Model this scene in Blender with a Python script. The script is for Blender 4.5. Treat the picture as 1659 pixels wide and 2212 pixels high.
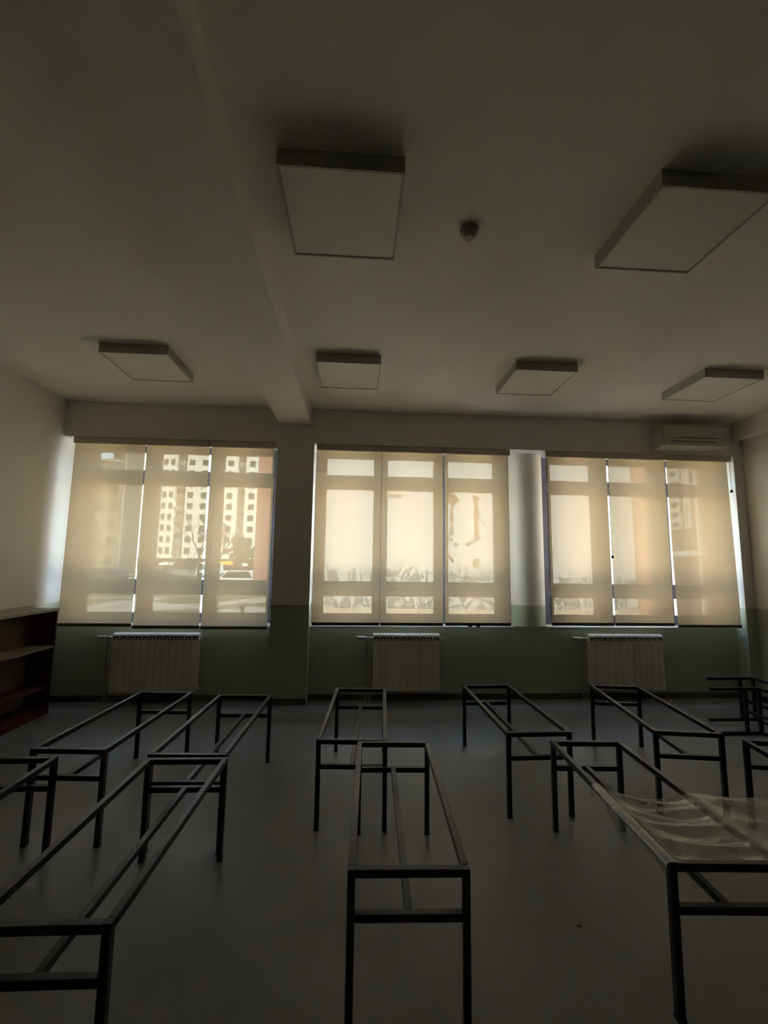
import bpy, bmesh, math, random
from mathutils import Vector, Matrix

S = bpy.context.scene
for o in list(bpy.data.objects):
    bpy.data.objects.remove(o, do_unlink=True)
COL = S.collection
R = math.radians

# ------------------------------------------------------------------ camera
cam_d = bpy.data.cameras.new('camera')
cam = bpy.data.objects.new('camera', cam_d)
COL.objects.link(cam)
S.camera = cam
cam_d.sensor_fit = 'HORIZONTAL'
cam_d.sensor_width = 36.0
cam_d.lens = 937.6 / 1659 * 36.0
cam_d.clip_start = 0.02
cam_d.clip_end = 600
_r = Vector((0.99787305, -0.06381812, 0.01329036))
_u = Vector((-0.02073672, -0.11747695, 0.99285908))
_f = Vector((0.06180109, 0.99102291, 0.11855046))
cam.matrix_world = Matrix(((_r.x, _u.x, -_f.x, 0.0), (_r.y, _u.y, -_f.y, 0.0),
                           (_r.z, _u.z, -_f.z, 1.61), (0, 0, 0, 1)))

# ------------------------------------------------------------------ sky, sun, exposure
w = bpy.data.worlds.new('sky'); S.world = w; w.use_nodes = True
nt = w.node_tree; nt.nodes.clear()
sky = nt.nodes.new('ShaderNodeTexSky'); sky.sky_type = 'NISHITA'
sky.sun_disc = False; sky.sun_elevation = R(62); sky.sun_rotation = R(180)
sky.air_density = 1.2; sky.dust_density = 2.5
bg = nt.nodes.new('ShaderNodeBackground'); bg.inputs[1].default_value = 1.4
wo = nt.nodes.new('ShaderNodeOutputWorld')
nt.links.new(sky.outputs[0], bg.inputs[0]); nt.links.new(bg.outputs[0], wo.inputs[0])

sl = bpy.data.lights.new('sun', 'SUN'); sl.energy = 17; sl.angle = R(1.0); sl.color = (1.0, 0.98, 0.94)
sun = bpy.data.objects.new('sun', sl); COL.objects.link(sun)
sun.rotation_euler = Vector((0.04, -0.47, 0.88)).to_track_quat('Z', 'Y').to_euler()

S.view_settings.view_transform = 'Standard'
S.view_settings.look = 'None'
S.view_settings.exposure = 1.25
S.view_settings.gamma = 1.0
S.view_settings.use_curve_mapping = False
try:
    S.cycles.max_bounces = 12; S.cycles.diffuse_bounces = 6
    S.cycles.transparent_max_bounces = 16; S.cycles.transmission_bounces = 8
except Exception:
    pass

# ------------------------------------------------------------------ materials
def new_mat(name):
    m = bpy.data.materials.new(name); m.use_nodes = True
    n = m.node_tree; n.nodes.clear()
    out = n.nodes.new('ShaderNodeOutputMaterial')
    return m, n, out

def noise(n, scale, detail=4, rough=.55, src=None, dist=0.0):
    if src is None:
        tc = n.nodes.new('ShaderNodeTexCoord'); src = tc.outputs['Object']
    t = n.nodes.new('ShaderNodeTexNoise')
    t.inputs['Scale'].default_value = scale; t.inputs['Detail'].default_value = detail
    t.inputs['Roughness'].default_value = rough; t.inputs['Distortion'].default_value = dist
    n.links.new(src, t.inputs['Vector'])
    return t

def ramp(n, fac, stops):
    r = n.nodes.new('ShaderNodeValToRGB')
    while len(r.color_ramp.elements) < len(stops):
        r.color_ramp.elements.new(0.5)
    for e, (p, c) in zip(r.color_ramp.elements, stops):
        e.position = p; e.color = (*c, 1) if len(c) == 3 else c
    n.links.new(fac, r.inputs[0])
    return r

def math_(n, op, a, b=None, clamp=False):
    m = n.nodes.new('ShaderNodeMath'); m.operation = op; m.use_clamp = clamp
    for i, v in enumerate((a, b)):
        if v is None: continue
        if isinstance(v, (int, float)): m.inputs[i].default_value = v
        else: n.links.new(v, m.inputs[i])
    return m.outputs[0]

def mixc(n, fac, a, b):
    m = n.nodes.new('ShaderNodeMix'); m.data_type = 'RGBA'
    if isinstance(fac, (int, float)): m.inputs[0].default_value = fac
    else: n.links.new(fac, m.inputs[0])
    for i, v in ((6, a), (7, b)):
        if isinstance(v, tuple): m.inputs[i].default_value = (*v, 1)
        else: n.links.new(v, m.inputs[i])
    return m.outputs[2]

def plain(name, col, rough=.5, metal=0.0, var=.12, scale=6, bump=0.0, bscale=60, spec=.5):
    m, n, out = new_mat(name)
    b = n.nodes.new('ShaderNodeBsdfPrincipled')
    t = noise(n, scale)
    lo = tuple(c * (1 - var) for c in col); hi = tuple(min(1, c * (1 + var)) for c in col)
    r = ramp(n, t.outputs[0], [(.3, lo), (.7, hi)])
    n.links.new(r.outputs[0], b.inputs['Base Color'])
    b.inputs['Roughness'].default_value = rough; b.inputs['Metallic'].default_value = metal
    b.inputs['Specular IOR Level'].default_value = spec
    if bump:
        t2 = noise(n, bscale)
        bp = n.nodes.new('ShaderNodeBump'); bp.inputs['Strength'].default_value = bump
        bp.inputs['Distance'].default_value = .002
        n.links.new(t2.outputs[0], bp.inputs['Height']); n.links.new(bp.outputs[0], b.inputs['Normal'])
    n.links.new(b.outputs[0], out.inputs[0])
    return m

def wall_paint(name):
    """off-white plaster above a green dado painted to 1.115 m"""
    m, n, out = new_mat(name)
    g = n.nodes.new('ShaderNodeNewGeometry')
    sx = n.nodes.new('ShaderNodeSeparateXYZ'); n.links.new(g.outputs['Position'], sx.inputs[0])
    t = noise(n, 2.2, src=g.outputs['Position'])
    up = ramp(n, t.outputs[0], [(.3, (.80, .775, .72)), (.7, (.84, .815, .76))])
    lo = ramp(n, t.outputs[0], [(.3, (.41, .45, .335)), (.7, (.44, .485, .36))])
    f = math_(n, 'GREATER_THAN', sx.outputs[2], 1.115)
    b = n.nodes.new('ShaderNodeBsdfPrincipled')
    n.links.new(mixc(n, f, lo.outputs[0], up.outputs[0]), b.inputs['Base Color'])
    rr = math_(n, 'ADD', math_(n, 'MULTIPLY', f, .3), .38)
    n.links.new(rr, b.inputs['Roughness'])
    t2 = noise(n, 90, src=g.outputs['Position'])
    bp = n.nodes.new('ShaderNodeBump'); bp.inputs['Strength'].default_value = .15; bp.inputs['Distance'].default_value = .001
    n.links.new(t2.outputs[0], bp.inputs['Height']); n.links.new(bp.outputs[0], b.inputs['Normal'])
    n.links.new(b.outputs[0], out.inputs[0])
    return m

def floor_mat():
    m, n, out = new_mat('floor_vinyl')
    g = n.nodes.new('ShaderNodeNewGeometry')
    t = noise(n, .9, 3, src=g.outputs['Position']); t2 = noise(n, 120, 2, src=g.outputs['Position'])
    c1 = ramp(n, t.outputs[0], [(.3, (.20, .21, .20)), (.7, (.225, .235, .225))])
    c2 = ramp(n, t2.outputs[0], [(.42, (.85, .85, .85)), (.6, (1.0, 1.0, 1.0))])
    mm = n.nodes.new('ShaderNodeMix'); mm.data_type = 'RGBA'; mm.blend_type = 'MULTIPLY'; mm.inputs[0].default_value = .5
    n.links.new(c1.outputs[0], mm.inputs[6]); n.links.new(c2.outputs[0], mm.inputs[7])
    b = n.nodes.new('ShaderNodeBsdfPrincipled')
    n.links.new(mm.outputs[2], b.inputs['Base Color'])
    t3 = noise(n, 3.0, 5, src=g.outputs['Position'])
    rr = ramp(n, t3.outputs[0], [(.3, (.34,) * 3), (.7, (.44,) * 3)])
    n.links.new(rr.outputs[0], b.inputs['Roughness'])
    n.links.new(b.outputs[0], out.inputs[0])
    return m

def fabric_mat():
    """sunscreen roller fabric: scatters most of the light, and its open weave lets a little straight
    through - less and less the more slantwise a ray crosses it"""
    m, n, out = new_mat('sunscreen_fabric')
    g = n.nodes.new('ShaderNodeNewGeometry')
    dot = n.nodes.new('ShaderNodeVectorMath'); dot.operation = 'DOT_PRODUCT'
    n.links.new(g.outputs['Incoming'], dot.inputs[0]); n.links.new(g.outputs['True Normal'], dot.inputs[1])
    c = math_(n, 'ABSOLUTE', dot.outputs['Value'])
    k = math_(n, 'SUBTRACT', 1.0, math_(n, 'MULTIPLY', math_(n, 'SUBTRACT', 1.0, c), 1.9), True)
    t = noise(n, 1.4, 3); ti = ramp(n, t.outputs[0], [(.3, (.68, .49, .28)), (.7, (.74, .545, .315))])
    tr = n.nodes.new('ShaderNodeBsdfTransparent'); tr.inputs[0].default_value = (1.0, .98, .93, 1)
    tl = n.nodes.new('ShaderNodeBsdfTranslucent'); n.links.new(ti.outputs[0], tl.inputs[0])
    df = n.nodes.new('ShaderNodeBsdfDiffuse'); df.inputs[0].default_value = (.62, .55, .43, 1)
    a = n.nodes.new('ShaderNodeMixShader'); a.inputs[0].default_value = .235
    n.links.new(df.outputs[0], a.inputs[1]); n.links.new(tl.outputs[0], a.inputs[2])
    b = n.nodes.new('ShaderNodeMixShader')
    n.links.new(math_(n, 'ADD', math_(n, 'MULTIPLY', k, .037), .013), b.inputs[0])
    n.links.new(a.outputs[0], b.inputs[1]); n.links.new(tr.outputs[0], b.inputs[2])
    n.links.new(b.outputs[0], out.inputs[0])
    return m

def glass_mat(name='window_glass', tint=(.93, .96, .94), refl=.08):
    m, n, out = new_mat(name)
    tr = n.nodes.new('ShaderNodeBsdfTransparent'); tr.inputs[0].default_value = (*tint, 1)
    gl = n.nodes.new('ShaderNodeBsdfGlossy'); gl.inputs['Roughness'].default_value = .01
    lw = n.nodes.new('ShaderNodeLayerWeight'); lw.inputs[0].default_value = .35
    f = math_(n, 'MULTIPLY', lw.outputs['Fresnel'], refl * 5, True)
    s = n.nodes.new('ShaderNodeMixShader'); n.links.new(f, s.inputs[0])
    n.links.new(tr.outputs[0], s.inputs[1]); n.links.new(gl.outputs[0], s.inputs[2])
    n.links.new(s.outputs[0], out.inputs[0])
    return m

def film_mat():
    m, n, out = new_mat('plastic_film')
    tr = n.nodes.new('ShaderNodeBsdfTransparent'); tr.inputs[0].default_value = (.9, .9, .88, 1)
    tl = n.nodes.new('ShaderNodeBsdfTranslucent'); tl.inputs[0].default_value = (.75, .75, .7, 1)
    df = n.nodes.new('ShaderNodeBsdfDiffuse'); df.inputs[0].default_value = (.6, .6, .56, 1)
    gl = n.nodes.new('ShaderNodeBsdfGlossy'); gl.inputs['Roughness'].default_value = .22
    gl.inputs[0].default_value = (.9, .9, .86, 1)
    t = noise(n, 9, 5, .6, dist=1.2)
    r = ramp(n, t.outputs[0], [(.42, (.10,) * 3), (.68, (.50,) * 3)])
    bp = n.nodes.new('ShaderNodeBump'); bp.inputs['Strength'].default_value = .5; bp.inputs['Distance'].default_value = .01
    t2 = noise(n, 22, 4, dist=.8); n.links.new(t2.outputs[0], bp.inputs['Height'])
    n.links.new(bp.outputs[0], gl.inputs['Normal'])
    a = n.nodes.new('ShaderNodeMixShader'); a.inputs[0].default_value = .5
    n.links.new(tl.outputs[0], a.inputs[1]); n.links.new(df.outputs[0], a.inputs[2])
    b = n.nodes.new('ShaderNodeMixShader'); n.links.new(r.outputs[0], b.inputs[0])
    n.links.new(tr.outputs[0], b.inputs[1]); n.links.new(a.outputs[0], b.inputs[2])
    c = n.nodes.new('ShaderNodeMixShader'); c.inputs[0].default_value = .2
    n.links.new(b.outputs[0], c.inputs[1]); n.links.new(gl.outputs[0], c.inputs[2])
    n.links.new(c.outputs[0], out.inputs[0])
    return m

def graffiti_mat():
    """weathered white render; tangled grey-blue spray paint along its foot"""
    m, n, out = new_mat('graffiti_render')
    g = n.nodes.new('ShaderNodeNewGeometry')
    sx = n.nodes.new('ShaderNodeSeparateXYZ'); n.links.new(g.outputs['Position'], sx.inputs[0])
    P = g.outputs['Position']
    t = noise(n, .7, 6, .6, src=P)
    base = ramp(n, t.outputs[0], [(.25, (.40, .40, .385)), (.5, (.47, .47, .45)), (.75, (.52, .515, .49))])
    # rain streaks
    mp = n.nodes.new('ShaderNodeMapping'); mp.inputs['Scale'].default_value = (5, 5, .5)
    n.links.new(P, mp.inputs[0])
    ts = noise(n, 1.0, 5, .65, src=mp.outputs[0])
    st = ramp(n, ts.outputs[0], [(.35, (.88, .88, .88)), (.6, (1, 1, 1))])
    mm = n.nodes.new('ShaderNodeMix'); mm.data_type = 'RGBA'; mm.blend_type = 'MULTIPLY'; mm.inputs[0].default_value = .8
    n.links.new(base.outputs[0], mm.inputs[6]); n.links.new(st.outputs[0], mm.inputs[7])
    # letters: thin outlines from two iso-lines of noise, fills from another
    mp2 = n.nodes.new('ShaderNodeMapping'); mp2.inputs['Scale'].default_value = (3.6, 3.6, 2.0)
    n.links.new(P, mp2.inputs[0])
    a = noise(n, 1.0, 1.5, .5, src=mp2.outputs[0], dist=1.6)
    line = ramp(n, a.outputs[0], [(.44, (0,) * 3), (.47, (1,) * 3), (.50, (0,) * 3)])
    line2 = ramp(n, a.outputs[0], [(.56, (0,) * 3), (.585, (.8,) * 3), (.61, (0,) * 3)])
    fill = ramp(n, a.outputs[0], [(.47, (.0,) * 3), (.49, (.8,) * 3), (.56, (.8,) * 3), (.58, (0,) * 3)])
    tot = math_(n, 'ADD', math_(n, 'ADD', line.outputs[0], line2.outputs[0]), fill.outputs[0], True)
    th = noise(n, 1.3, 2, src=P)
    edge = math_(n, 'ADD', math_(n, 'MULTIPLY', th.outputs[0], 1.0), 1.12)
    msk = math_(n, 'MULTIPLY', math_(n, 'SUBTRACT', edge, sx.outputs[2]), 4.0, True)
    # right part of the wall carries only a low band
    rx = math_(n, 'LESS_THAN', sx.outputs[0], 5.3)
    low = math_(n, 'LESS_THAN', sx.outputs[2], 1.28)
    msk = math_(n, 'MULTIPLY', msk, math_(n, 'MAXIMUM', rx, low))
    tot = math_(n, 'MULTIPLY', tot, msk)
    cn = noise(n, 1.1, 1, src=P)
    gc = ramp(n, cn.outputs[0], [(.35, (.06, .08, .10)), (.5, (.11, .125, .13)), (.65, (.10, .09, .07))])
    col = mixc(n, math_(n, 'MULTIPLY', tot, .95), mm.outputs[2], gc.outputs[0])
    b = n.nodes.new('ShaderNodeBsdfPrincipled'); b.inputs['Roughness'].default_value = .9
    n.links.new(col, b.inputs['Base Color'])
    n.links.new(b.outputs[0], out.inputs[0])
    return m

def ground_mat():
    m, n, out = new_mat('yard_ground')
    g = n.nodes.new('ShaderNodeNewGeometry')
    t = noise(n, .16, 5, .6, src=g.outputs['Position'], dist=.6)
    r = ramp(n, t.outputs[0], [(.40, (.055, .065, .03)), (.5, (.10, .10, .06)), (.56, (.30, .29, .26)), (.7, (.2, .2, .17))])
    b = n.nodes.new('ShaderNodeBsdfPrincipled'); b.inputs['Roughness'].default_value = .9
    n.links.new(r.outputs[0], b.inputs['Base Color']); n.links.new(b.outputs[0], out.inputs[0])
    return m

M = dict(
    wall=wall_paint('wall_paint'), floor=floor_mat(), fabric=fabric_mat(), glass=glass_mat(),
    film=film_mat(), graffiti=graffiti_mat(), ground=ground_mat(),
    ceiling=plain('ceiling_paint', (.85, .825, .765), .8, var=.03, scale=1.5, bump=.1),
    frame=plain('window_frame_paint', (.11, .11, .165), .45, var=.06),
    cassette=plain('blind_cassette', (.62, .53, .42), .5, var=.05),
    bar=plain('blind_bottom_bar', (.13, .10, .07), .5, var=.06),
    bracket=plain('blind_bracket', (.8, .8, .77), .4, var=.03),
    sill=plain('sill_stone', (.80, .80, .78), .35, var=.04),
    steel=plain('dark_painted_steel', (.022, .022, .022), .33, .35, var=.25, scale=14, bump=.25, bscale=40),
    weld=plain('weld_bead', (.03, .03, .03), .6, .3, var=.2, scale=60),
    foot=plain('black_plastic', (.015, .015, .015), .6, var=.1),
    rad=plain('radiator_enamel', (.80, .74, .64), .32, var=.03),
    raddark=plain('radiator_gap_shade', (.16, .14, .12), .7, var=.1),
    brass=plain('valve_metal', (.55, .55, .5), .3, .8, var=.08),
    pipe=plain('pipe_paint', (.36, .37, .32), .5, var=.08),
    light_rim=plain('lamp_rim', (.44, .43, .38), .5, var=.05),
    diffuser=plain('lamp_diffuser', (.74, .73, .66), .45, var=.03),
    acw=plain('aircon_plastic', (.50, .48, .42), .4, var=.03),
    dark=plain('dark_slot', (.03, .028, .025), .8, var=.1),
    detector=plain('detector_plastic', (.42, .37, .33), .5, var=.04),
    board=plain('laminate_board', (.34, .29, .22), .45, var=.08, scale=4),
    redboard=plain('red_laminate', (.11, .022, .028), .45, var=.12, scale=4),
    brownback=plain('brown_hardboard', (.16, .09, .07), .6, var=.1, scale=4),
    skirting=plain('skirting_paint', (.10, .085, .075), .5, var=.1),
    salmon=plain('salmon_render', (.42, .20, .14), .9, var=.06, scale=1.2),
    beige=plain('beige_plinth', (.50, .42, .30), .9, var=.12, scale=2),
    stain=plain('rust_stain', (.17, .085, .05), .9, var=.25, scale=5),
    moss=plain('moss_stain', (.15, .155, .10), .9, var=.25, scale=6),
    tower=plain('tower_render', (.80, .77, .66), .9, var=.04, scale=.3),
    towerdark=plain('tower_grey_render', (.36, .34, .27), .9, var=.08, scale=.3),  # darker grey render for the strip, balcony block and roof edge
    tan=plain('tan_render', (.20, .18, .11), .9, var=.1, scale=.4),
    pane=plain('dark_pane', (.035, .045, .035), .6, var=.3, scale=.5, spec=.1),
    panew=plain('pane_frame', (.30, .29, .24), .5, var=.1),
    railing=plain('balcony_front', (.26, .22, .17), .8, var=.2, scale=.6),
    shop=plain('shop_front', (.07, .06, .05), .4, var=.4, scale=.4),
    orange=plain('orange_sign', (.85, .22, .02), .5, var=.1),
    yellow=plain('yellow_sign', (.9, .6, .04), .5, var=.1),
    awning=plain('awning_cloth', (.8, .78, .7), .7, var=.05),
    bark=plain('bark', (.07, .055, .04), .9, var=.3, scale=8),
    leaf=plain('leaf', (.05, .06, .025), .8, var=.4, scale=3),
    carw=plain('white_car_paint', (.8, .8, .78), .25, var=.03),
    card=plain('dark_car_paint', (.06, .06, .07), .25, var=.1),
    redc=plain('red_car_paint', (.45, .04, .03), .25, var=.1),
    tyre=plain('tyre', (.02, .02, .02), .9, var=.1),
    wing=plain('wing_render', (.30, .22, .16), .9, var=.08, scale=1.0),
    wingw=plain('wing_white_trim', (.75, .72, .62), .6, var=.06),
    pebble=plain('plaster_crumb', (.85, .85, .82), .8, var=.1),
    stone=plain('bollard_stone', (.08, .075, .06), .8, var=.2),
    carton=plain('dark_board_pack', (.05, .035, .035), .6, var=.3, scale=5),
    bounce_cut=plain('dark_bounce_cut', (.10, .08, .06), .6, var=.1, scale=2),
    bounce_ground=plain('pale_bounce_ground', (.70, .68, .63), .9, var=.06, scale=.8),
    reflection=plain('painted_reflection', (.7, .66, .45), .8, var=.1),
)
def mirror_glass():
    m, n, out = new_mat('dark_reflecting_glass')
    b = n.nodes.new('ShaderNodeBsdfPrincipled'); b.inputs['Base Color'].default_value = (.03, .035, .03, 1)
    b.inputs['Roughness'].default_value = .03; b.inputs['Specular IOR Level'].default_value = 1.0
    t = noise(n, 1.5); bp = n.nodes.new('ShaderNodeBump'); bp.inputs['Strength'].default_value = .05
    n.links.new(t.outputs[0], bp.inputs['Height']); n.links.new(bp.outputs[0], b.inputs['Normal'])
    n.links.new(b.outputs[0], out.inputs[0]); return m
M['mirror'] = mirror_glass()

# ------------------------------------------------------------------ mesh helpers
class MB:
    """collects shapes, links them as ONE mesh object"""
    def __init__(s): s.v = []; s.f = []; s.m = []; s.sm = []
    def add(s, vs, fs, mi=0, smooth=False):
        o = len(s.v); s.v += [tuple(v) for v in vs]
        for f in fs: s.f.append(tuple(i + o for i in f)); s.m.append(mi); s.sm.append(smooth)
        return s
    def box(s, x0, x1, y0, y1, z0, z1, mi=0, mat=None, bev=0.0):
        if bev > 0: return s.bbox(x0, x1, y0, y1, z0, z1, bev, mi, mat)
        vs = [Vector((x, y, z)) for z in (z0, z1) for y in (y0, y1) for x in (x0, x1)]
        if mat is not None: vs = [mat @ v for v in vs]
        return s.add(vs, [(0, 2, 3, 1), (4, 5, 7, 6), (0, 1, 5, 4), (2, 6, 7, 3), (0, 4, 6, 2), (1, 3, 7, 5)], mi)
    def bbox(s, x0, x1, y0, y1, z0, z1, b, mi=0, mat=None):
        bm = bmesh.new(); bmesh.ops.create_cube(bm, size=1)
        for v in bm.verts:
            v.co = Vector(((x0 + x1) / 2 + v.co.x * (x1 - x0), (y0 + y1) / 2 + v.co.y * (y1 - y0), (z0 + z1) / 2 + v.co.z * (z1 - z0)))
        bmesh.ops.bevel(bm, geom=bm.edges[:] + bm.verts[:], offset=b, segments=2, affect='EDGES', profile=.6)
        if mat is not None: bmesh.ops.transform(bm, matrix=mat, verts=bm.verts)
        bm.verts.index_update()
        s.add([v.co for v in bm.verts], [[v.index for v in f.verts] for f in bm.faces], mi); bm.free(); return s
    def cyl(s, a, b, r0, r1=None, n=12, mi=0, smooth=True, caps=True):
        a = Vector(a); b = Vector(b); r1 = r0 if r1 is None else r1
        q = (b - a).to_track_quat('Z', 'Y')
        vs = []
        for c, r in ((a, r0), (b, r1)):
            for i in range(n):
                t = 2 * math.pi * i / n
                vs.append(c + q @ Vector((r * math.cos(t), r * math.sin(t), 0)))
        s.add(vs, [(i, (i + 1) % n, n + (i + 1) % n, n + i) for i in range(n)], mi, smooth)
        if caps: s.add(vs, [tuple(range(n))[::-1], tuple(range(n, 2 * n))], mi)
        return s
    def prism(s, pts, d, mi=0):
        """polygon pts (3D, planar) extruded by vector d"""
        n = len(pts); d = Vector(d); vs = [Vector(p) for p in pts] + [Vector(p) + d for p in pts]
        return s.add(vs, [tuple(range(n))[::-1], tuple(range(n, 2 * n))] + [(i, (i + 1) % n, n + (i + 1) % n, n + i) for i in range(n)], mi)
    def ico(s, c, r, sc=(1, 1, 1), sub=1, mi=0, jit=0, rnd=None):
        bm = bmesh.new(); bmesh.ops.create_icosphere(bm, subdivisions=sub, radius=r)
        vs = []
        for v in bm.verts:
            k = 1 + (rnd.uniform(-jit, jit) if rnd else 0)
            vs.append(Vector((v.co.x * sc[0] * k + c[0], v.co.y * sc[1] * k + c[1], v.co.z * sc[2] * k + c[2])))
        s.add(vs, [[v.index for v in f.verts] for f in bm.faces], mi, True); bm.free(); return s
    def mesh(s, name, mats):
        me = bpy.data.meshes.new(name); me.from_pydata(s.v, [], s.f)
        if not isinstance(mats, (list, tuple)): mats = [mats]
        for m in mats: me.materials.append(m)
        me.polygons.foreach_set('material_index', s.m); me.polygons.foreach_set('use_smooth', s.sm)
        bm = bmesh.new(); bm.from_mesh(me); bmesh.ops.recalc_face_normals(bm, faces=bm.faces); bm.to_mesh(me); bm.free()
        me.update(); return me
    def build(s, name, mats, parent=None, loc=None, rotz=0):
        o = bpy.data.objects.new(name, s.mesh(name, mats)); COL.objects.link(o)
        if parent is not None: o.parent = parent
        if loc is not None: o.location = loc
        o.rotation_euler.z = rotz
        return o

def inst(name, me, parent, loc, rot=(0, 0, 0)):
    o = bpy.data.objects.new(name, me); COL.objects.link(o); o.parent = parent
    o.location = loc; o.rotation_euler = rot; return o
def tag(o, label=None, cat=None, group=None, kind=None):
    if label: o['label'] = label
    if cat: o['category'] = cat
    if group: o['group'] = group
    if kind: o['kind'] = kind
    return o
def thing(name, label, cat, loc=(0, 0, 0), rotz=0, group=None):
    o = bpy.data.objects.new(name, None); COL.objects.link(o); o.location = loc; o.rotation_euler.z = rotz
    return tag(o, label, cat, group)
def struct(name, mb, mats, label, cat):
    return tag(mb.build(name, mats), label, cat, kind='structure')
def copy_tree(o, parent=None):
    c = o.copy(); COL.objects.link(c)
    if parent is not None: c.parent = parent
    for ch in [x for x in bpy.data.objects if x.parent == o]:
        copy_tree(ch, c)
    return c

# ------------------------------------------------------------------ room shell
D = 5.225; PAR = 5.383; FR = 5.575; EXT = 5.70; XL = -3.479; XR = 5.0; YB = -3.6; ZC = 3.497; ZL = 3.063; ZS = 0.849
struct('floor', MB().box(XL - .2, XR + .2, YB - .2, EXT, -.2, 0), M['floor'], 'grey smooth floor in dim light under the table frames', 'floor')
struct('ceiling', MB().box(XL - .2, XR + .2, YB - .2, EXT, ZC, ZC + .3), M['ceiling'], 'plain off-white ceiling holding square panel lights', 'ceiling')
struct('wall_left', MB().box(XL - .2, XL, YB, EXT, 0, ZC), M['wall'], 'left side wall, white above a green lower band', 'wall')
struct('wall_right', MB().box(XR, XR + .2, YB, EXT, 0, ZC), M['wall'], 'right side wall, white above a green lower band', 'wall')
struct('wall_near', MB().box(XL - .2, XR + .2, YB - .2, YB, 0, ZC), M['bounce_cut'], 'unseen wall behind the viewer, coloured dark to cut bounced light', 'wall')  # unseen back wall; its dark finish is made up to reduce bounced light
wf = MB()
wf.box(XL, XR, D, EXT, ZL, ZC)                         # lintel
wf.box(XL, XR, PAR, EXT, 0, ZS)                        # parapet under the windows
wf.box(-.981, -.539, D, EXT, 0, ZL)                    # flat pier between first two windows
wf.box(1.953, 2.37, PAR, 5.5, ZS, ZS + .014)
wf.box(4.867, XR, D, EXT, 0, ZL)                       # narrow pier in the right corner
struct('wall_far', wf, M['wall'], 'window wall, white above green, with a flat pier between the windows', 'wall')
pc = MB(); pc.cyl((2.225, 5.622, ZS), (2.225, 5.622, ZL), .23, n=72)
struct('trim_1', pc, M['wall'], 'round column between the middle and right windows, white above green', 'column')
struct('trim_2', MB().box(-.980, -.588, YB, D, 3.306, ZC), M['ceiling'], 'ceiling beam running from the window wall toward the viewer', 'beam')
struct('trim_3', MB().box(4.867, XR, YB, D, 3.27, ZC), M['ceiling'], 'narrow ceiling beam along the right wall', 'beam')
for i, (a, b, nm) in enumerate(((XL, -.981, 'under the left window'), (-.539, 1.953, 'under the middle window'), (2.37, 4.867, 'under the right window'))):
    struct('trim_%d' % (4 + i), MB().box(a, b, PAR - .012, FR, ZS, ZS + .014, bev=.003), M['sill'], 'white window sill ' + nm, 'sill')
bs = MB()
for a, b, y in ((XL, -.981, PAR), (-.981, -.539, D), (-.539, 4.867, PAR), (4.867, XR, D)):
    bs.box(a, b, y - .012, y, 0, .07)
struct('baseboard_far', bs, M['skirting'], 'dark skirting along the foot of the window wall', 'baseboard')
struct('baseboard_left', MB().box(XL, XL + .012, YB, PAR - .012, 0, .07), M['skirting'], 'dark skirting along the foot of the left wall', 'baseboard')
struct('baseboard_right', MB().box(XR - .012, XR, YB, D - .012, 0, .07), M['skirting'], 'dark skirting along the foot of the right wall', 'baseboard')

# ------------------------------------------------------------------ windows
def window(idx, x0, x1, sashes, label):
    root = thing('window_%d' % idx, label, 'window', ((x0 + x1) / 2, FR, ZS)); root['kind'] = 'structure'
    ox = (x0 + x1) / 2
    y0, y1 = 0.0, .07
    zt = ZL - ZS
    rows = ((.985 - ZS, 1.20 - ZS), (1.385 - ZS, 2.56 - ZS), (2.745 - ZS, 2.97 - ZS))
    fr = MB()
    fr.box(x0 - ox, x1 - ox, y0, y1, .014, rows[0][0] - .035); fr.box(x0 - ox, x1 - ox, y0, y1, rows[2][1] + .03, zt)
    cuts = [x0] + [v for s_ in sashes for v in s_] + [x1]
    for i in range(0, len(cuts), 2):                   # mullions
        a, b = cuts[i] - ox, cuts[i + 1] - ox
        ia = .0 if i == 0 else .035; ib = .0 if i == len(cuts) - 2 else .035
        fr.box(a + ia, b - ib, y0, y1, rows[0][0] - .035, rows[2][1] + .03)
    for s_ in sashes:
        for k in (0, 1):
            fr.box(s_[0] - ox - .035, s_[1] - ox + .035, y0, y1, rows[k][1] + .035, rows[k + 1][0] - .035)
    fr.build('window_frame', M['frame'], root)
    for s_ in sashes:
        for (za, zb) in rows:
            sb = MB(); a, b = s_[0] - ox, s_[1] - ox; e = .0345; yy0, yy1 = -.012, .05
            sb.box(a - e, a, yy0, yy1, za - e, zb + e); sb.box(b, b + e, yy0, yy1, za - e, zb + e)
            sb.box(a, b, yy0, yy1, za - e, za); sb.box(a, b, yy0, yy1, zb, zb + e)
            so = sb.build('sash', M['frame'], root)
            MB().box(a, b, .015, .021, za, zb).build('pane', M['glass'], so)
    return root
window(1, XL, -.981, ((-3.265, -2.665), (-2.49, -1.875), (-1.705, -1.105)), 'left window of three tall lights looking onto tower blocks')
window(2, -.539, 2.05, ((-.40, .21), (.39, 1.0), (1.185, 1.795)), 'middle window looking onto a white wall with graffiti')
window(3, 2.43, 4.867, ((2.565, 3.125), (3.355, 3.945), (4.19, 4.72)), 'right window looking onto white wall and salmon strip')

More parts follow.
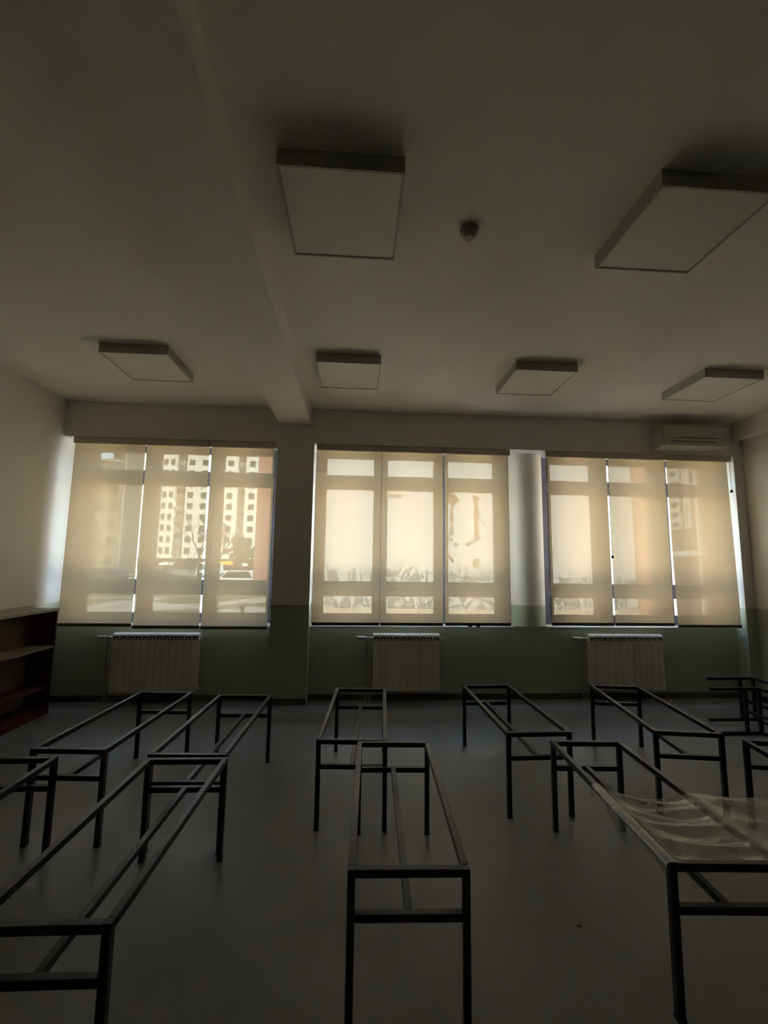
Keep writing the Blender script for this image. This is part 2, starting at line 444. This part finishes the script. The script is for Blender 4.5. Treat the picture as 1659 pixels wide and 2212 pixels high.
# ------------------------------------------------------------------ roller blinds
def blind(x0, x1, zb, label, seam_l=False, bracket=None, bow=0.0, cord=None, capx=None, chips=False, skew=0.0):
    w_ = x1 - x0; cx = (x0 + x1) / 2
    root = thing('roller_blind', label, 'blind', (cx, D + .045, ZL), 0, 'roller blinds over the three windows')
    c0, c1 = (x0 - cx, x1 - cx) if capx is None else (capx[0] - cx, capx[1] - cx)
    MB().bbox(c0, c1, -.038, .042, -.075, -.002, .006).build('cassette', M['cassette'], root)
    fb = MB(); nx, nz = 14, 36; top = -.07; bot = zb - ZL + .03
    vs = []
    for j in range(nz + 1):
        for i in range(nx + 1):
            u = i / nx; v = j / nz
            x = x0 - cx + w_ * u + bow * math.sin(math.pi * v) * (2 * u - 1) + skew * v
            y = .0 + .002 * math.sin(u * 9 + v * 3)
            vs.append((x, y, top + (bot - top) * v))
    fs = [(j * (nx + 1) + i, j * (nx + 1) + i + 1, (j + 1) * (nx + 1) + i + 1, (j + 1) * (nx + 1) + i) for j in range(nz) for i in range(nx)]
    fb.add(vs, fs, 0, True); fo = fb.build('fabric', M['fabric'], root)
    MB().bbox(x0 - cx + skew, x1 - cx + skew, -.012, .012, zb - ZL, zb - ZL + .036, .004).build('bottom_bar', M['bar'], root)
    if bracket:
        bx = bracket - cx
        MB().box(bx - .008, bx + .008, -.042, .046, -.085, -.0).build('bracket', M['bracket'], root, None)
    if cord:
        cxx = cord[0] - cx; z1 = cord[1] - ZL
        cb = MB(); cb.cyl((cxx, -.02, -.07), (cxx, -.02, z1), .0022, n=6)
        cb.build('pull_cord', M['dark'], root)
        MB().bbox(cxx - .012, cxx + .012, -.03, -.01, z1 - .035, z1, .004).build('cord_clip', M['dark'], root)
    if chips:
        for q in (.38, .5):
            MB().box(w_ * (q - .5) - .025, w_ * (q - .5) + .02, -.014, .010, zb - ZL - .012, zb - ZL).build('bar_clip', M['bar'], root)
    return root
blind(-3.372, -2.557, .857, 'tan roller blind at the far left, beside the left wall', bracket=None, capx=(-3.372, -2.55))
blind(-2.543, -1.800, .835, 'middle blind of the left window, over the white tower view', capx=(-2.549, -1.793))
blind(-1.780, -1.022, .830, 'right blind of the left window, beside the flat pier', bracket=-.983, capx=(-1.791, -.992))
blind(-.506, .290, .880, 'left blind of the middle window, right of the flat pier', capx=(-.509, .293))
blind(.297, 1.056, .880, 'middle blind of the middle window, above the radiator', capx=(.295, 1.07))
blind(1.082, 1.886, .883, 'right blind of the middle window, over the rust-stained wall', capx=(1.072, 1.908), chips=True)
blind(2.398, 3.178, .890, 'left blind of the right window, beside the round column', bracket=2.372, capx=(2.382, 3.184))
blind(3.198, 3.955, .892, 'middle blind of the right window, over the salmon strip', capx=(3.186, 3.968), cord=(3.19, 1.75))
blind(3.980, 4.808, .872, 'right-hand blind of the right window, beside the corner pier', capx=(3.970, 4.842), cord=(4.832, 2.62), skew=.026)

# ------------------------------------------------------------------ radiators
def rad_section():
    w_ = .0375
    m = MB()
    m.bbox(-w_ + .0015, w_ - .0015, -.048, -.040, 0, .575, .003)                 # front plate
    m.box(-.012, .012, -.041, .040, 0.02, .60)                                   # web
    m.bbox(-w_ + .0015, w_ - .0015, .032, .040, .02, .60, .003)                  # rear plate
    m.box(-w_ + .008, w_ - .008, -.030, -.020, .57, .63, 1)                      # dark box in the louvre opening, its shade put into the colour
    m.box(-w_ + .001, -w_ + .009, -.046, .03, .57, .63); m.box(w_ - .009, w_ - .001, -.046, .03, .57, .63)
    prof = [(-.048, .618), (-.048, .628), (-.040, .642), (-.020, .653), (.02, .655), (.040, .648), (.042, .618)]
    m.prism([(-w_ + .001, y, z) for y, z in prof], (2 * w_ - .002, 0, 0))
    return m.mesh('radiator_section', [M['rad'], M['raddark']])
SEC = rad_section()
def radiator(x0, n, label, pitch):
    root = thing('radiator', label, 'radiator', (x0, PAR - .065, .13))
    for i in range(n):
        o = inst('section', SEC, root, (pitch * (i + .5), 0, 0)); o.scale.x = pitch / .0752
    W_ = pitch * n
    for z_ in (.6, .04): MB().cyl((0, 0, z_), (W_, 0, z_), .018).build('header_tube', M['rad'], root)
    v = MB(); v.cyl((-.09, 0, .6), (0, 0, .6), .012); v.cyl((-.065, 0, .6), (-.065, -.03, .6), .014)
    v.cyl((-.19, 0, .605), (-.09, 0, .6), .016, .02); v.build('valve', M['brass'], root)
    p = MB(); p.cyl((-.075, 0, .6), (-.075, 0, -.13), .0095); p.build('supply_pipe', M['pipe'], root)
    p = MB(); p.cyl((-.035, .0, .04), (0, 0, .04), .01); p.cyl((-.035, 0, .04), (-.035, 0, -.13), .0095); p.build('return_pipe', M['pipe'], root)
    c = MB(); c.cyl((W_, 0, .6), (W_ + .022, 0, .6), .015, .010); c.cyl((W_ + .022, 0, .6), (W_ + .03, -.01, .585), .004); c.build('vent_plug', M['brass'], root)
    MB().cyl((W_, 0, .04), (W_ + .02, 0, .04), .016).build('end_plug', M['rad'], root)
    for q in (.22, .78): MB().box(W_ * q - .01, W_ * q + .01, .03, .065, .54, .57).build('wall_bracket', M['rad'], root)
    return root
radiator(-2.755, 12, 'cream ribbed radiator under the left window', .0802)
radiator(.222, 10, 'cream ribbed radiator under the middle window', .0795)
radiator(2.862, 12, 'cream ribbed radiator under the right window', .0782)

# ------------------------------------------------------------------ air conditioner
ac = thing('air_conditioner', 'white wall-mounted air conditioner above the right window', 'air conditioner', (4.215, D, 3.10))
m_ = MB()
prof = [(0, .03), (-.035, .0), (-.12, .0), (-.175, .035), (-.205, .09), (-.21, .27), (-.18, .305), (0, .305)]
m_.prism([(-.435, y, z) for y, z in prof], (.87, 0, 0)); m_.build('casing', M['acw'], ac)
for sx in (-1, 1):
    e = MB(); pr = [(y * .94, .152 + (z - .152) * .94) for y, z in prof]
    e.prism([(sx * .435, y, z) for y, z in pr], (sx * .018, 0, 0)); e.build('end_cap', M['acw'], ac)
f_ = MB(); f_.prism([(-.33, -.208, .118), (-.33, -.214, .114), (-.33, -.184, .042), (-.33, -.178, .046)], (.66, 0, 0))
f_.build('louvre_flap', M['acw'], ac)
sl_ = MB(); sl_.box(-.30, .28, -.2125, -.205, .120, .126); sl_.build('upper_slot', M['dark'], ac)
sl_ = MB(); sl_.prism([(-.33, -.193, .072), (-.33, -.2035, .080), (-.33, -.2005, .074)], (.60, 0, 0)); sl_.build('lower_slot', M['dark'], ac)
MB().cyl((-.22, -.2095, .225), (-.22, -.2115, .225), .014, n=16).build('badge', M['light_rim'], ac)

# ------------------------------------------------------------------ ceiling lights, detector
def ceiling_light(x, y, label):
    root = thing('ceiling_light', label, 'ceiling light', (x, y, ZC), 0, 'square ceiling panel lights')
    r = MB(); h_ = .295
    for a in ((-h_, h_, -h_, -h_ + .012), (-h_, h_, h_ - .012, h_), (-h_, -h_ + .012, -h_ + .012, h_ - .012), (h_ - .012, h_, -h_ + .012, h_ - .012)):
        r.box(*a, -.085, 0)
    r.build('rim', M['light_rim'], root)
    MB().box(-h_ + .012, h_ - .012, -h_ + .012, h_ - .012, -.081, -.070).build('diffuser', M['diffuser'], root)
    return root
for x, y, l in ((-1.985, 4.04, 'square panel light over the left window, left of the beam'), (-.105, 4.05, 'square panel light just right of the beam, near the middle window'),
                (1.735, 4.04, 'square panel light in front of the round column, near the windows'), (3.565, 4.03, 'square panel light near the air conditioner in the right corner'),
                (-.105, 2.10, 'dark-edged panel light nearer the viewer, right of the beam'), (1.71, 2.07, 'panel light nearer the viewer at the upper right edge of the photo')):
    ceiling_light(x, y, l)
dt = thing('smoke_detector', 'small round smoke detector on the bare middle of the ceiling', 'smoke detector', (.60, 2.22, ZC))
MB().cyl((0, 0, 0), (0, 0, -.022), .052, .050, n=24).build('base', M['detector'], dt)
d2 = MB(); d2.cyl((0, 0, -.022), (0, 0, -.055), .044, .026, n=24); d2.build('sensor_cap', M['detector'], dt)

# ------------------------------------------------------------------ table frames
T, L, WD, B = .522, 1.112 + .028, .414 + .028, .028
def make_table():
    root = thing('table_frame', 'x', 'table frame', group='bare steel table frames')
    hx, hy = WD / 2, L / 2
    for sx in (-1, 1):
        for sy in (-1, 1):
            x0, x1 = sorted((sx * hx, sx * (hx - B))); y0, y1 = sorted((sy * hy, sy * (hy - B)))
            l = MB().bbox(x0, x1, y0, y1, .006, T, .003).build('leg', M['steel'], root)
            MB().box(x0 - .001, x1 + .001, y0 - .001, y1 + .001, 0, .012).build('foot_cap', M['foot'], l)
    for sx in (-1, 1):
        x0, x1 = sorted((sx * hx, sx * (hx - B)))
        MB().bbox(x0, x1, -hy + B, hy - B, T - B, T, .003).build('long_rail', M['steel'], root)
    zl = T - .145 - B
    for sy in (-1, 1):
        y0, y1 = sorted((sy * hy, sy * (hy - B)))
        MB().bbox(-hx + B, hx - B, y0, y1, T - B, T, .003).build('end_rail', M['steel'], root)
        MB().bbox(-hx + B, hx - B, y0, y1, zl, zl + B, .003).build('lower_rail', M['steel'], root)
    MB().bbox(-B / 2, B / 2, -hy + B, hy - B, zl, zl + B, .003).build('stretcher', M['steel'], root)
    wl = MB(); rnd = random.Random(3)
    for sx in (-1, 1):
        for sy in (-1, 1):
            wl.ico((sx * (hx - B), sy * (hy - B / 2), zl + B), .005, sub=1, jit=.2, rnd=rnd)
            wl.ico((sx * (hx - B / 2), sy * (hy - B), T - B), .005, sub=1, jit=.2, rnd=rnd)
    tag(wl.build('weld_beads', M['weld'], root), kind='stuff')
    return root
proto = make_table()
spots = [
    (-1.601, 3.332, -3.8, 'dark steel table frame in front of the left radiator'),
    (-.912, 3.238, -2.3, 'dark steel table frame beside the flat pier, left of the middle aisle'),
    (-.923, 2.065, -1.0, 'nearest left table frame, butted end to end with the one behind it'),
    (.032, 3.415, -3.5, 'middle table frame standing in front of the middle radiator'),
    (.233, 2.256, -2.0, 'near middle table frame pointing straight at the viewer'),
    (1.220, 3.505, .8, 'table frame left of the right radiator, behind the film-covered one'),
    (1.432, 2.233, -3.1, 'near right table frame with crumpled clear plastic over its near half'),
    (2.322, 3.471, -8.6, 'table frame just in front of the right radiator'),
    (-1.852, 2.105, 0.0, 'table frame cut off by the left edge of the photo'),
    (2.62, 2.195, -10.0, 'table frame cut off by the right edge of the photo, below the overturned ones'),
]
for i, (x, y, a, l) in enumerate(spots):
    o = proto if i == 0 else copy_tree(proto)
    o.location = (x, y, 0); o.rotation_euler.z = R(a); o['label'] = l
for x, y, zz, l in ((4.02, 3.68, 0, 'overturned table frame lying on its side, legs pointing left, nearer of two'),
                (4.23, 3.96, .0286, 'overturned table frame lying on its side against another, farther of two')):
    o = copy_tree(proto); o['label'] = l
    # legs run along local -z -> they now point to -x: shift so the top rails stand at x
    o.rotation_euler = (0, R(90), 0); o.location = (x - T, y, WD / 2 + .001 + zz)

# film-wrapped boards standing inside the overturned frames
pk = thing('wrapped_board_pack', 'dark boards wrapped in clear film beside the overturned frames at right', 'wrapped pack', (4.55, 3.66, 0))
rnd = random.Random(5)
for i in range(5):
    MB().bbox(-.14 + i * .05, -.14 + i * .05 + .045, -.5, .5, .002, .40 + rnd.uniform(0, .03), .003).build('board', M['carton'] if i % 2 else M['redboard'], pk)
fm = MB(); n1, n2 = 26, 14; vs = []
for j in range(n2 + 1):
    for i in range(n1 + 1):
        v = j / n2; u = i / n1 * 1.1 - .55
        s_ = v * 1.15
        if s_ < .45: p = (-.16, s_)
        elif s_ < .72: p = (-.16 + (s_ - .45), .45)
        else: p = (.12, .45 - (s_ - .72))
        vs.append((p[0] + rnd.uniform(-.006, .006) - .004, u, max(.004, p[1] + rnd.uniform(-.006, .006))))
fm.add(vs, [(j * (n1 + 1) + i, j * (n1 + 1) + i + 1, (j + 1) * (n1 + 1) + i + 1, (j + 1) * (n1 + 1) + i) for j in range(n2) for i in range(n1)], 0, True)
fm.build('film_wrap', M['film'], pk)

# crumpled plastic sheet over the near right frame
def sheet():
    rnd = random.Random(11); nx, ny = 90, 56
    ph = [rnd.uniform(0, 6.28) for _ in range(12)]
    vs = []
    zt = T + .004
    th = R(-3.1); c, s = math.cos(th), math.sin(th)
    hx = WD / 2
    for j in range(ny + 1):
        for i in range(nx + 1):
            u = i / nx; v = j / ny
            lx = -.265 + u * 1.15                       # across; left edge hangs a little over the rail
            ly = -.565 + v * (.53 + .05 * math.sin(ph[0] + lx * 5))
            if lx < -hx:                                # short flap hanging at the left
                z = zt - (-hx - lx) * (1.4 + .8 * math.sin(v * 9 + ph[1])); lx = -hx - .006 - (-hx - lx) * .25
            elif lx < hx:                               # sag between the rails
                q = (lx + hx) / (2 * hx); e = min(1, (ly + .57) / .07)
                z = zt - .045 * math.sin(math.pi * q) * e
                z += e * math.sin(math.pi * q) * (.012 * math.sin(ly * 42 + lx * 5 + 2.2 * math.sin(lx * 7 + ph[2])) + .006 * math.sin(ly * 95 + lx * 22 + ph[3]))
            else:                                       # stiff fold spreading to the right, sinking slowly
                q = (lx - hx)
                z = zt - .02 * q - .5 * max(0, q - .38) ** 1.0 * 1.3 + .012 * min(1, q * 8) * math.sin(ly * 34 + lx * 9 + ph[4])
                z = min(z, zt + .01)
            if -hx - .001 < lx < -hx + B + .01 or hx - B - .01 < lx < hx + .004: z = max(z, zt) if lx < hx else z
            z = max(z, .01)
            vs.append((1.432 + c * lx - s * ly, 2.233 + s * lx + c * ly, z))
    m = MB(); m.add(vs, [(j * (nx + 1) + i, j * (nx + 1) + i + 1, (j + 1) * (nx + 1) + i + 1, (j + 1) * (nx + 1) + i) for j in range(ny) for i in range(nx)], 0, True)
    return m
tag(sheet().build('plastic_sheet', M['film']), 'crumpled clear plastic sheet draped over the near right table frame', 'plastic sheet')
pb = MB(); pb.ico((0, 0, .004), .012, (1, .8, .35), 2, jit=.12, rnd=random.Random(1))
tag(pb.build('plaster_crumb', M['pebble'], None, (1.034, 2.109, 0)), 'tiny pale crumb on the bare floor between the two near table frames', 'crumb')

# ------------------------------------------------------------------ bookcase on the left wall
bc = thing('bookcase', 'low open bookcase with red ends standing along the left wall', 'bookcase', (-3.325, 4.05, 0))
x0, x1 = -.14, .125; y0, y1 = -.95, .95; H_ = 1.09
MB().bbox(x0, x1 + .01, y0 - .005, y1 + .005, H_ - .028, H_, .002).build('top_board', M['board'], bc)
for y in (y1 - .018, y0, -.009):
    MB().box(x0, x1, y, y + .018, .0, H_ - .028).build('side_panel', M['redboard'], bc)
MB().box(x0, x0 + .006, y0 + .018, y1 - .018, .06, H_ - .028).build('back_panel', M['brownback'], bc)
for z in (.68, .27, .06):
    for a, b in ((y0 + .018, -.009), (.009, y1 - .018)):
        MB().box(x0 + .006, x1 - .002, a, b, z, z + .018).build('shelf', M['board'] if z > .6 else M['redboard'], bc)
MB().box(x1 - .03, x1 - .012, y0 + .018, y1 - .018, 0, .06).build('plinth', M['redboard'], bc)

# ------------------------------------------------------------------ outside: yard, graffiti wall, wing
GZ = -.5
struct('ground_outside', MB().box(-160, 90, EXT + .01, 240, GZ - .3, GZ), M['ground'], 'grass and paths outside the windows', 'ground')
struct('ground_bounce', MB().box(-3.0, 8.8, EXT + .01, 12.4, GZ - .05, GZ + .02), M['bounce_ground'], 'unseen pale ground added between the windows and the graffiti wall to bounce light indoors', 'bounce_ground')  # bright ground added out of view to throw light up at the ceiling
gw = thing('graffiti_wall', 'long white rendered wall with graffiti along its foot outside the middle window', 'wall', (3.35, 12.5, GZ))
X0, X1 = -1.6 - 3.35, 8.3 - 3.35
MB().box(X0, X1, 0, .4, .85, 6.3).build('wall_face', M['graffiti'], gw)
MB().box(X0, X1, -.08, .4, 0, .85).build('plinth', M['beige'], gw)
def blob(pts, mat, name='stain'):
    MB().prism([(x - 3.35, -.004, z - GZ) for x, z in pts], (0, .003, 0)).build(name, mat, gw)
blob([(2.60, 3.75), (2.72, 3.80), (2.92, 3.62), (3.02, 3.48), (2.86, 3.38), (2.80, 3.22), (2.76, 3.2), (2.74, 3.38), (2.60, 3.42)], M['stain'])
blob([(2.73, 3.22), (2.80, 3.20), (2.84, 3.02), (2.83, 2.86), (2.78, 2.76), (2.72, 2.86), (2.71, 3.05)], M['stain'])
blob([(2.74, 2.76), (2.82, 2.76), (2.86, 2.62), (2.84, 2.50), (2.74, 2.44), (2.67, 2.54), (2.72, 2.64)], M['moss'])
blob([(2.66, 2.36), (2.78, 2.38), (2.80, 2.30), (2.68, 2.28)], M['moss'])
blob([(2.82, 2.24), (2.98, 2.24), (3.0, 2.16), (2.84, 2.14)], M['moss'])
blob([(2.60, 1.98), (2.68, 1.93), (2.84, 1.72), (2.78, 1.66), (2.62, 1.86)], M['stain'])
blob([(3.42, 3.68), (3.54, 3.62), (3.64, 3.55), (3.55, 3.46), (3.55, 3.28), (3.60, 3.14), (3.58, 3.0), (3.72, 2.88), (3.70, 2.84), (3.56, 2.93),
      (3.54, 2.74), (3.60, 2.62), (3.56, 2.52), (3.60, 2.36), (3.50, 2.27), (3.40, 2.33), (3.45, 2.56), (3.44, 2.78), (3.42, 3.0), (3.40, 3.14), (3.45, 3.3), (3.45, 3.48), (3.37, 3.58)], M['stain'])
blob([(3.16, 2.24), (3.32, 2.30), (3.42, 2.32), (3.40, 2.24), (3.30, 2.16), (3.17, 2.14)], M['moss'])
blob([(3.42, 1.78), (3.55, 1.80), (3.62, 1.68), (3.56, 1.54), (3.42, 1.54), (3.36, 1.66)], M['moss'])
MB().box(.92 - 3.35, 1.32 - 3.35, -.06, 0, 3.62 - GZ, 3.68 - GZ).build('ledge', M['beige'], gw)
sb = thing('salmon_building', 'plain salmon building end right of the white tower, behind the left window', 'building', (-5.5, 32, GZ))
MB().box(-1.85, 2.0, 0, 6, 0, 12).build('wall_block', M['salmon'], sb)
MB().box(-1.95, 2.1, -.1, 6.1, 12, 12.2).build('roof_edge', M['tan'], sb)
sp = thing('salmon_pier', 'salmon painted pier seen through the right window, at the right end of the graffiti wall', 'pier', (8.55, 12.55, GZ))
MB().box(-.25, .24, -.15, .5, 0, 6.6).build('shaft', M['salmon'], sp)
wg = thing('school_wing', 'brown rendered wing with a tall window outside the right window', 'building', (8.8, 9.2, GZ))
MB().box(0, 3, -3.2, 3.2, 0, 6.6).build('wall_block', M['wing'], wg)
MB().box(-.10, 0, .9, 3.15, 2.42, 2.56).build('ledge', M['wingw'], wg)
def wing_window(ya, yb, za, zb):
    f = MB()
    for a in ((ya, ya + .06, za, zb), (yb - .06, yb, za, zb)): f.box(-.07, 0, *a)
    for z in (za, zb - .06): f.box(-.07, 0, ya + .06, yb - .06, z, z + .06)
    fo = f.build('window', M['wingw'], wg)
    MB().box(-.02, -.012, ya + .06, yb - .06, za + .06, zb - .06).build('pane', M['mirror'], fo)
    return fo
wo_ = wing_window(1.95, 2.35, 3.15, 5.4)
for z in (3.35, 3.62, 3.9, 4.2, 4.48, 4.76, 5.03):
    MB().box(-.045, -.021, 2.02, 2.28, z, z + .14).build('reflection_patch', M['reflection'], wo_)  # pale patches painting the bright reflections seen in the pane
wing_window(1.62, 1.80, 3.15, 5.4)
wo_ = wing_window(2.62, 2.84, 3.0, 5.4)
for z in (3.15, 3.38, 3.62, 3.9, 4.15, 4.4, 4.7, 5.0):
    MB().box(-.045, -.021, 2.69, 2.77, z, z + .13).build('reflection_patch', M['reflection'], wo_)  # painted reflections again, in the narrower pane
MB().box(-.05, 0, 1.38, 1.44, 0, 5.5).build('downpipe', M['wingw'], wg)

# ------------------------------------------------------------------ outside: tower, tan block, street
TY = 111.0
tw = thing('apartment_tower', 'white apartment tower with rows of dark windows beyond the street', 'building', (-36, TY, GZ))
MB().box(-19.6, 26, 0, 14, 2.8, 36).build('tower_wall', M['tower'], tw)
MB().box(-19.6, 26, 1.2, 14, 0, 2.8).build('shop_wall', M['shop'], tw)
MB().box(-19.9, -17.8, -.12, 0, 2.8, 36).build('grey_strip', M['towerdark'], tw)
def win_mesh(w_, h_):
    m = MB(); m.box(-w_ / 2, w_ / 2, -.02, .02, -h_ / 2, h_ / 2, 0)
    for a in (-w_ / 2, w_ / 2 - .07): m.box(a, a + .07, -.06, -.02, -h_ / 2, h_ / 2, 1)
    m.box(-w_ / 2, w_ / 2, -.06, -.02, -h_ / 2, -h_ / 2 + .07, 1)
    return m.mesh('tower_window', [M['pane'], M['panew']])
def balc_mesh(w_):
    m = MB(); m.box(-w_ / 2, w_ / 2, -.03, .02, -1.0, 1.1, 0)
    m.box(-w_ / 2 - .1, w_ / 2 + .1, -.9, 0, -1.15, -1.0, 1)
    m.box(-w_ / 2 - .1, w_ / 2 + .1, -.9, -.82, -1.0, -.2, 1)
    for q in (-.28, .12): m.box(w_ * q, w_ * (q + .14), -.12, -.03, -.9, .6, 2)
    m.box(-w_ / 2 - .1, w_ / 2 + .1, -.9, 0, 1.2, 1.3, 1)
    return m.mesh('tower_balcony', [M['pane'], M['railing'], M['tower']])
WN, WW, BM = win_mesh(1.0, 1.45), win_mesh(1.45, 1.45), balc_mesh(2.0)
BW = balc_mesh(1.5)
for k in range(11):
    z = 4.2 - GZ + 2.8 * k
    for X, me in ((-48.4, WN), (-46.75, WN), (-42.0, WW), (-38.75, WW), (-32.35, WW), (-26.9, WW), (-23.5, WW), (-20, WW)):
        inst('window', me, tw, (X + 36, -.03, z))
    for X, me in ((-44.3, BM), (-29.4, BW), (-52.4, BM)):
        inst('balcony', me, tw, (X + 36, -.03, z))
MB().box(1.0, 5.2, .2, 1.2, 1.55, 2.25).build('shop_sign', M['yellow'], tw)
MB().box(1.0, 6.8, .15, .3, 1.3, 1.55).build('sign_band', M['orange'], tw)
for a, b in ((-12.3, -10.2), (-9.8, -8.9), (.8, 2.6), (7.2, 9.0), (-3, -1.4)):
    MB().prism([(a, .9, 1.9), (a, -.6, 1.2), (a, -.6, 1.05), (a, .9, 1.7)], (b - a, 0, 0)).build('awning', M['awning'], tw)
# stacked dark round balconies of a block left of the tower
bk = thing('balcony_block', 'grey block with stacked rounded balconies left of the white tower', 'building', (-53, 100, GZ))
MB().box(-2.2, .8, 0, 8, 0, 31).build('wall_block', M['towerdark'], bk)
rb = MB(); rb.cyl((0, 0, 0), (0, 0, 1.0), 1.5, n=14); rb.cyl((0, 0, 1.0), (0, 0, 2.7), .9, n=10, mi=1)
RBm = rb.mesh('round_balcony', [M['railing'], M['pane']])
for k in range(11): inst('balcony', RBm, bk, (-1.2, -.3, 1.2 + 2.8 * k))
tb = thing('tan_building', 'tan apartment building at the far left with arched top windows', 'building', (-40.5, 70, GZ), R(28))
MB().box(-9, 3.0, 0, 10, 0, 17.8).build('wall_block', M['tan'], tb)
MB().box(-9.2, 3.2, -.2, 10.2, 17.8, 18.1).build('roof_edge', M['towerdark'], tb)
aw = MB(); pts = [(-.55, 0, -.8), (.55, 0, -.8)] + [(.55 * math.cos(t), 0, .35 + .55 * math.sin(t)) for t in [math.pi * q / 8 for q in range(9)]]
aw.prism([(x, -.04, z) for x, y, z in pts], (0, .05, 0)); AW = aw.mesh('arched_window', [M['pane']])
tw1 = win_mesh(1.1, 1.4)
for k in range(6):
    for q in range(6):
        inst('window', AW if k == 5 else tw1, tb, (-8 + q * 2.0, -.03, 2.2 + 2.75 * k))

def tree(name, x, y, h, crown, label, bare, seed):
    rnd = random.Random(seed); root = thing(name, label, 'tree', (x, y, GZ))
    t = MB(); t.cyl((0, 0, 0), (0, 0, h * .45), .14, .09, n=8)
    def br(p, d, l, r, k):
        q = p + d * l; t.cyl(p, q, r, r * .6, n=5, caps=False)
        if k:
            for _ in range(3):
                nd = (d + Vector((rnd.uniform(-.7, .7), rnd.uniform(-.7, .7), rnd.uniform(-.1, .6)))).normalized()
                br(q, nd, l * .72, r * .6, k - 1)
    for _ in range(4):
        br(Vector((0, 0, h * .42)), Vector((rnd.uniform(-.6, .6), rnd.uniform(-.5, .5), 1)).normalized(), h * .2, .07, 4 if bare else 2)
    t.build('trunk', M['bark'], root)
    if not bare:
        c = MB()
        for _ in range(260):
            a = Vector((rnd.gauss(0, 1), rnd.gauss(0, 1), rnd.gauss(0, 1))).normalized() * rnd.uniform(.3, 1)
            c.ico((a.x * crown, a.y * crown, h * .68 + a.z * crown * 1.05), rnd.uniform(.08, .2), sub=0 or 1, jit=.3, rnd=rnd)
        co = c.build('crown', M['leaf'], root); co['kind'] = 'stuff'
    return root
tree('bare_tree', -14.0, 40, 6.4, 1.4, 'bare winter tree standing in front of the white tower', True, 2)
tree('bare_tree', -8.1, 26, 4.2, 1.4, 'slender bare tree in front of the white tower, behind the left window', True, 9)
tree('leafy_tree', -10.3, 40, 4.6, 1.25, 'small dark leafy tree left of the salmon building', False, 4)
def hedge(x, y, w_, h_, label, seed):
    rnd = random.Random(seed); c = MB()
    for _ in range(int(60 * w_)):
        c.ico((rnd.uniform(-w_ / 2, w_ / 2), rnd.uniform(-.4, .4), rnd.uniform(.1, h_)), rnd.uniform(.12, .25), sub=1, jit=.3, rnd=rnd)
    tag(c.build('hedge', M['leaf'], None, (x, y, GZ)), label, 'hedge', kind='stuff')
hedge(-12.6, 30, 5.0, .75, 'low scrubby hedge beyond the left window beside the street', 7)
hedge(-18.5, 33, 4.0, .6, 'low scrubby hedge at the far left beside the street', 8)

def car(x, y, rz, paint, label, van=False):
    root = thing('car', label, 'car', (x, y, GZ), rz)
    h1, h2 = (.95, 1.9) if van else (.8, 1.42)
    b = MB(); prof = [(-2.1, .3), (2.1, .3), (2.15, .62), (1.95, h1 - .05), (1.1, h1), (.55 if not van else .9, h2 - .04), (-1.3 if not van else -1.9, h2), (-2.0, h1), (-2.15, .6)]
    b.prism([(px, -.85, pz) for px, pz in prof], (0, 1.7, 0)); bo = b.build('body', paint, root)
    gl = MB()
    for y_ in (-.86, .83): gl.prism([(px, y_, pz) for px, pz in [(.95, h1 + .02), (.5 if not van else .8, h2 - .12), (-1.2 if not van else -1.7, h2 - .1), (-1.6, h1 + .02)]], (0, .03, 0))
    gl.build('side_window', M['pane'], root)
    for px in (-1.35, 1.35):
        for py in (-.86, .66):
            MB().cyl((px, py, .32), (px, py + .2, .32), .32, n=16).build('wheel', M['tyre'], root)
    return root
car(-10.0, 37.5, R(178), M['carw'], 'white car parked below the small leafy tree')
car(-24.5, 44, R(175), M['card'], 'dark car on the street at the far left')
car(-19.2, 45, R(4), M['card'], 'dark car on the street behind the left window')
car(-13.5, 60, R(5), M['redc'], 'red car parked in front of the shops')
car(-19.0, 60, R(5), M['carw'], 'white van parked in front of the shops', True)
bl = thing('stone_bollard', 'dark round bollard on the path below the right blind of the left window', 'bollard', (-4.75, 19.0, GZ))
MB().cyl((0, 0, 0), (0, 0, .14), .09, .07, n=14).build('base', M['stone'], bl)
q = MB(); q.ico((0, 0, .26), .15, sub=3); q.build('ball', M['stone'], bl)
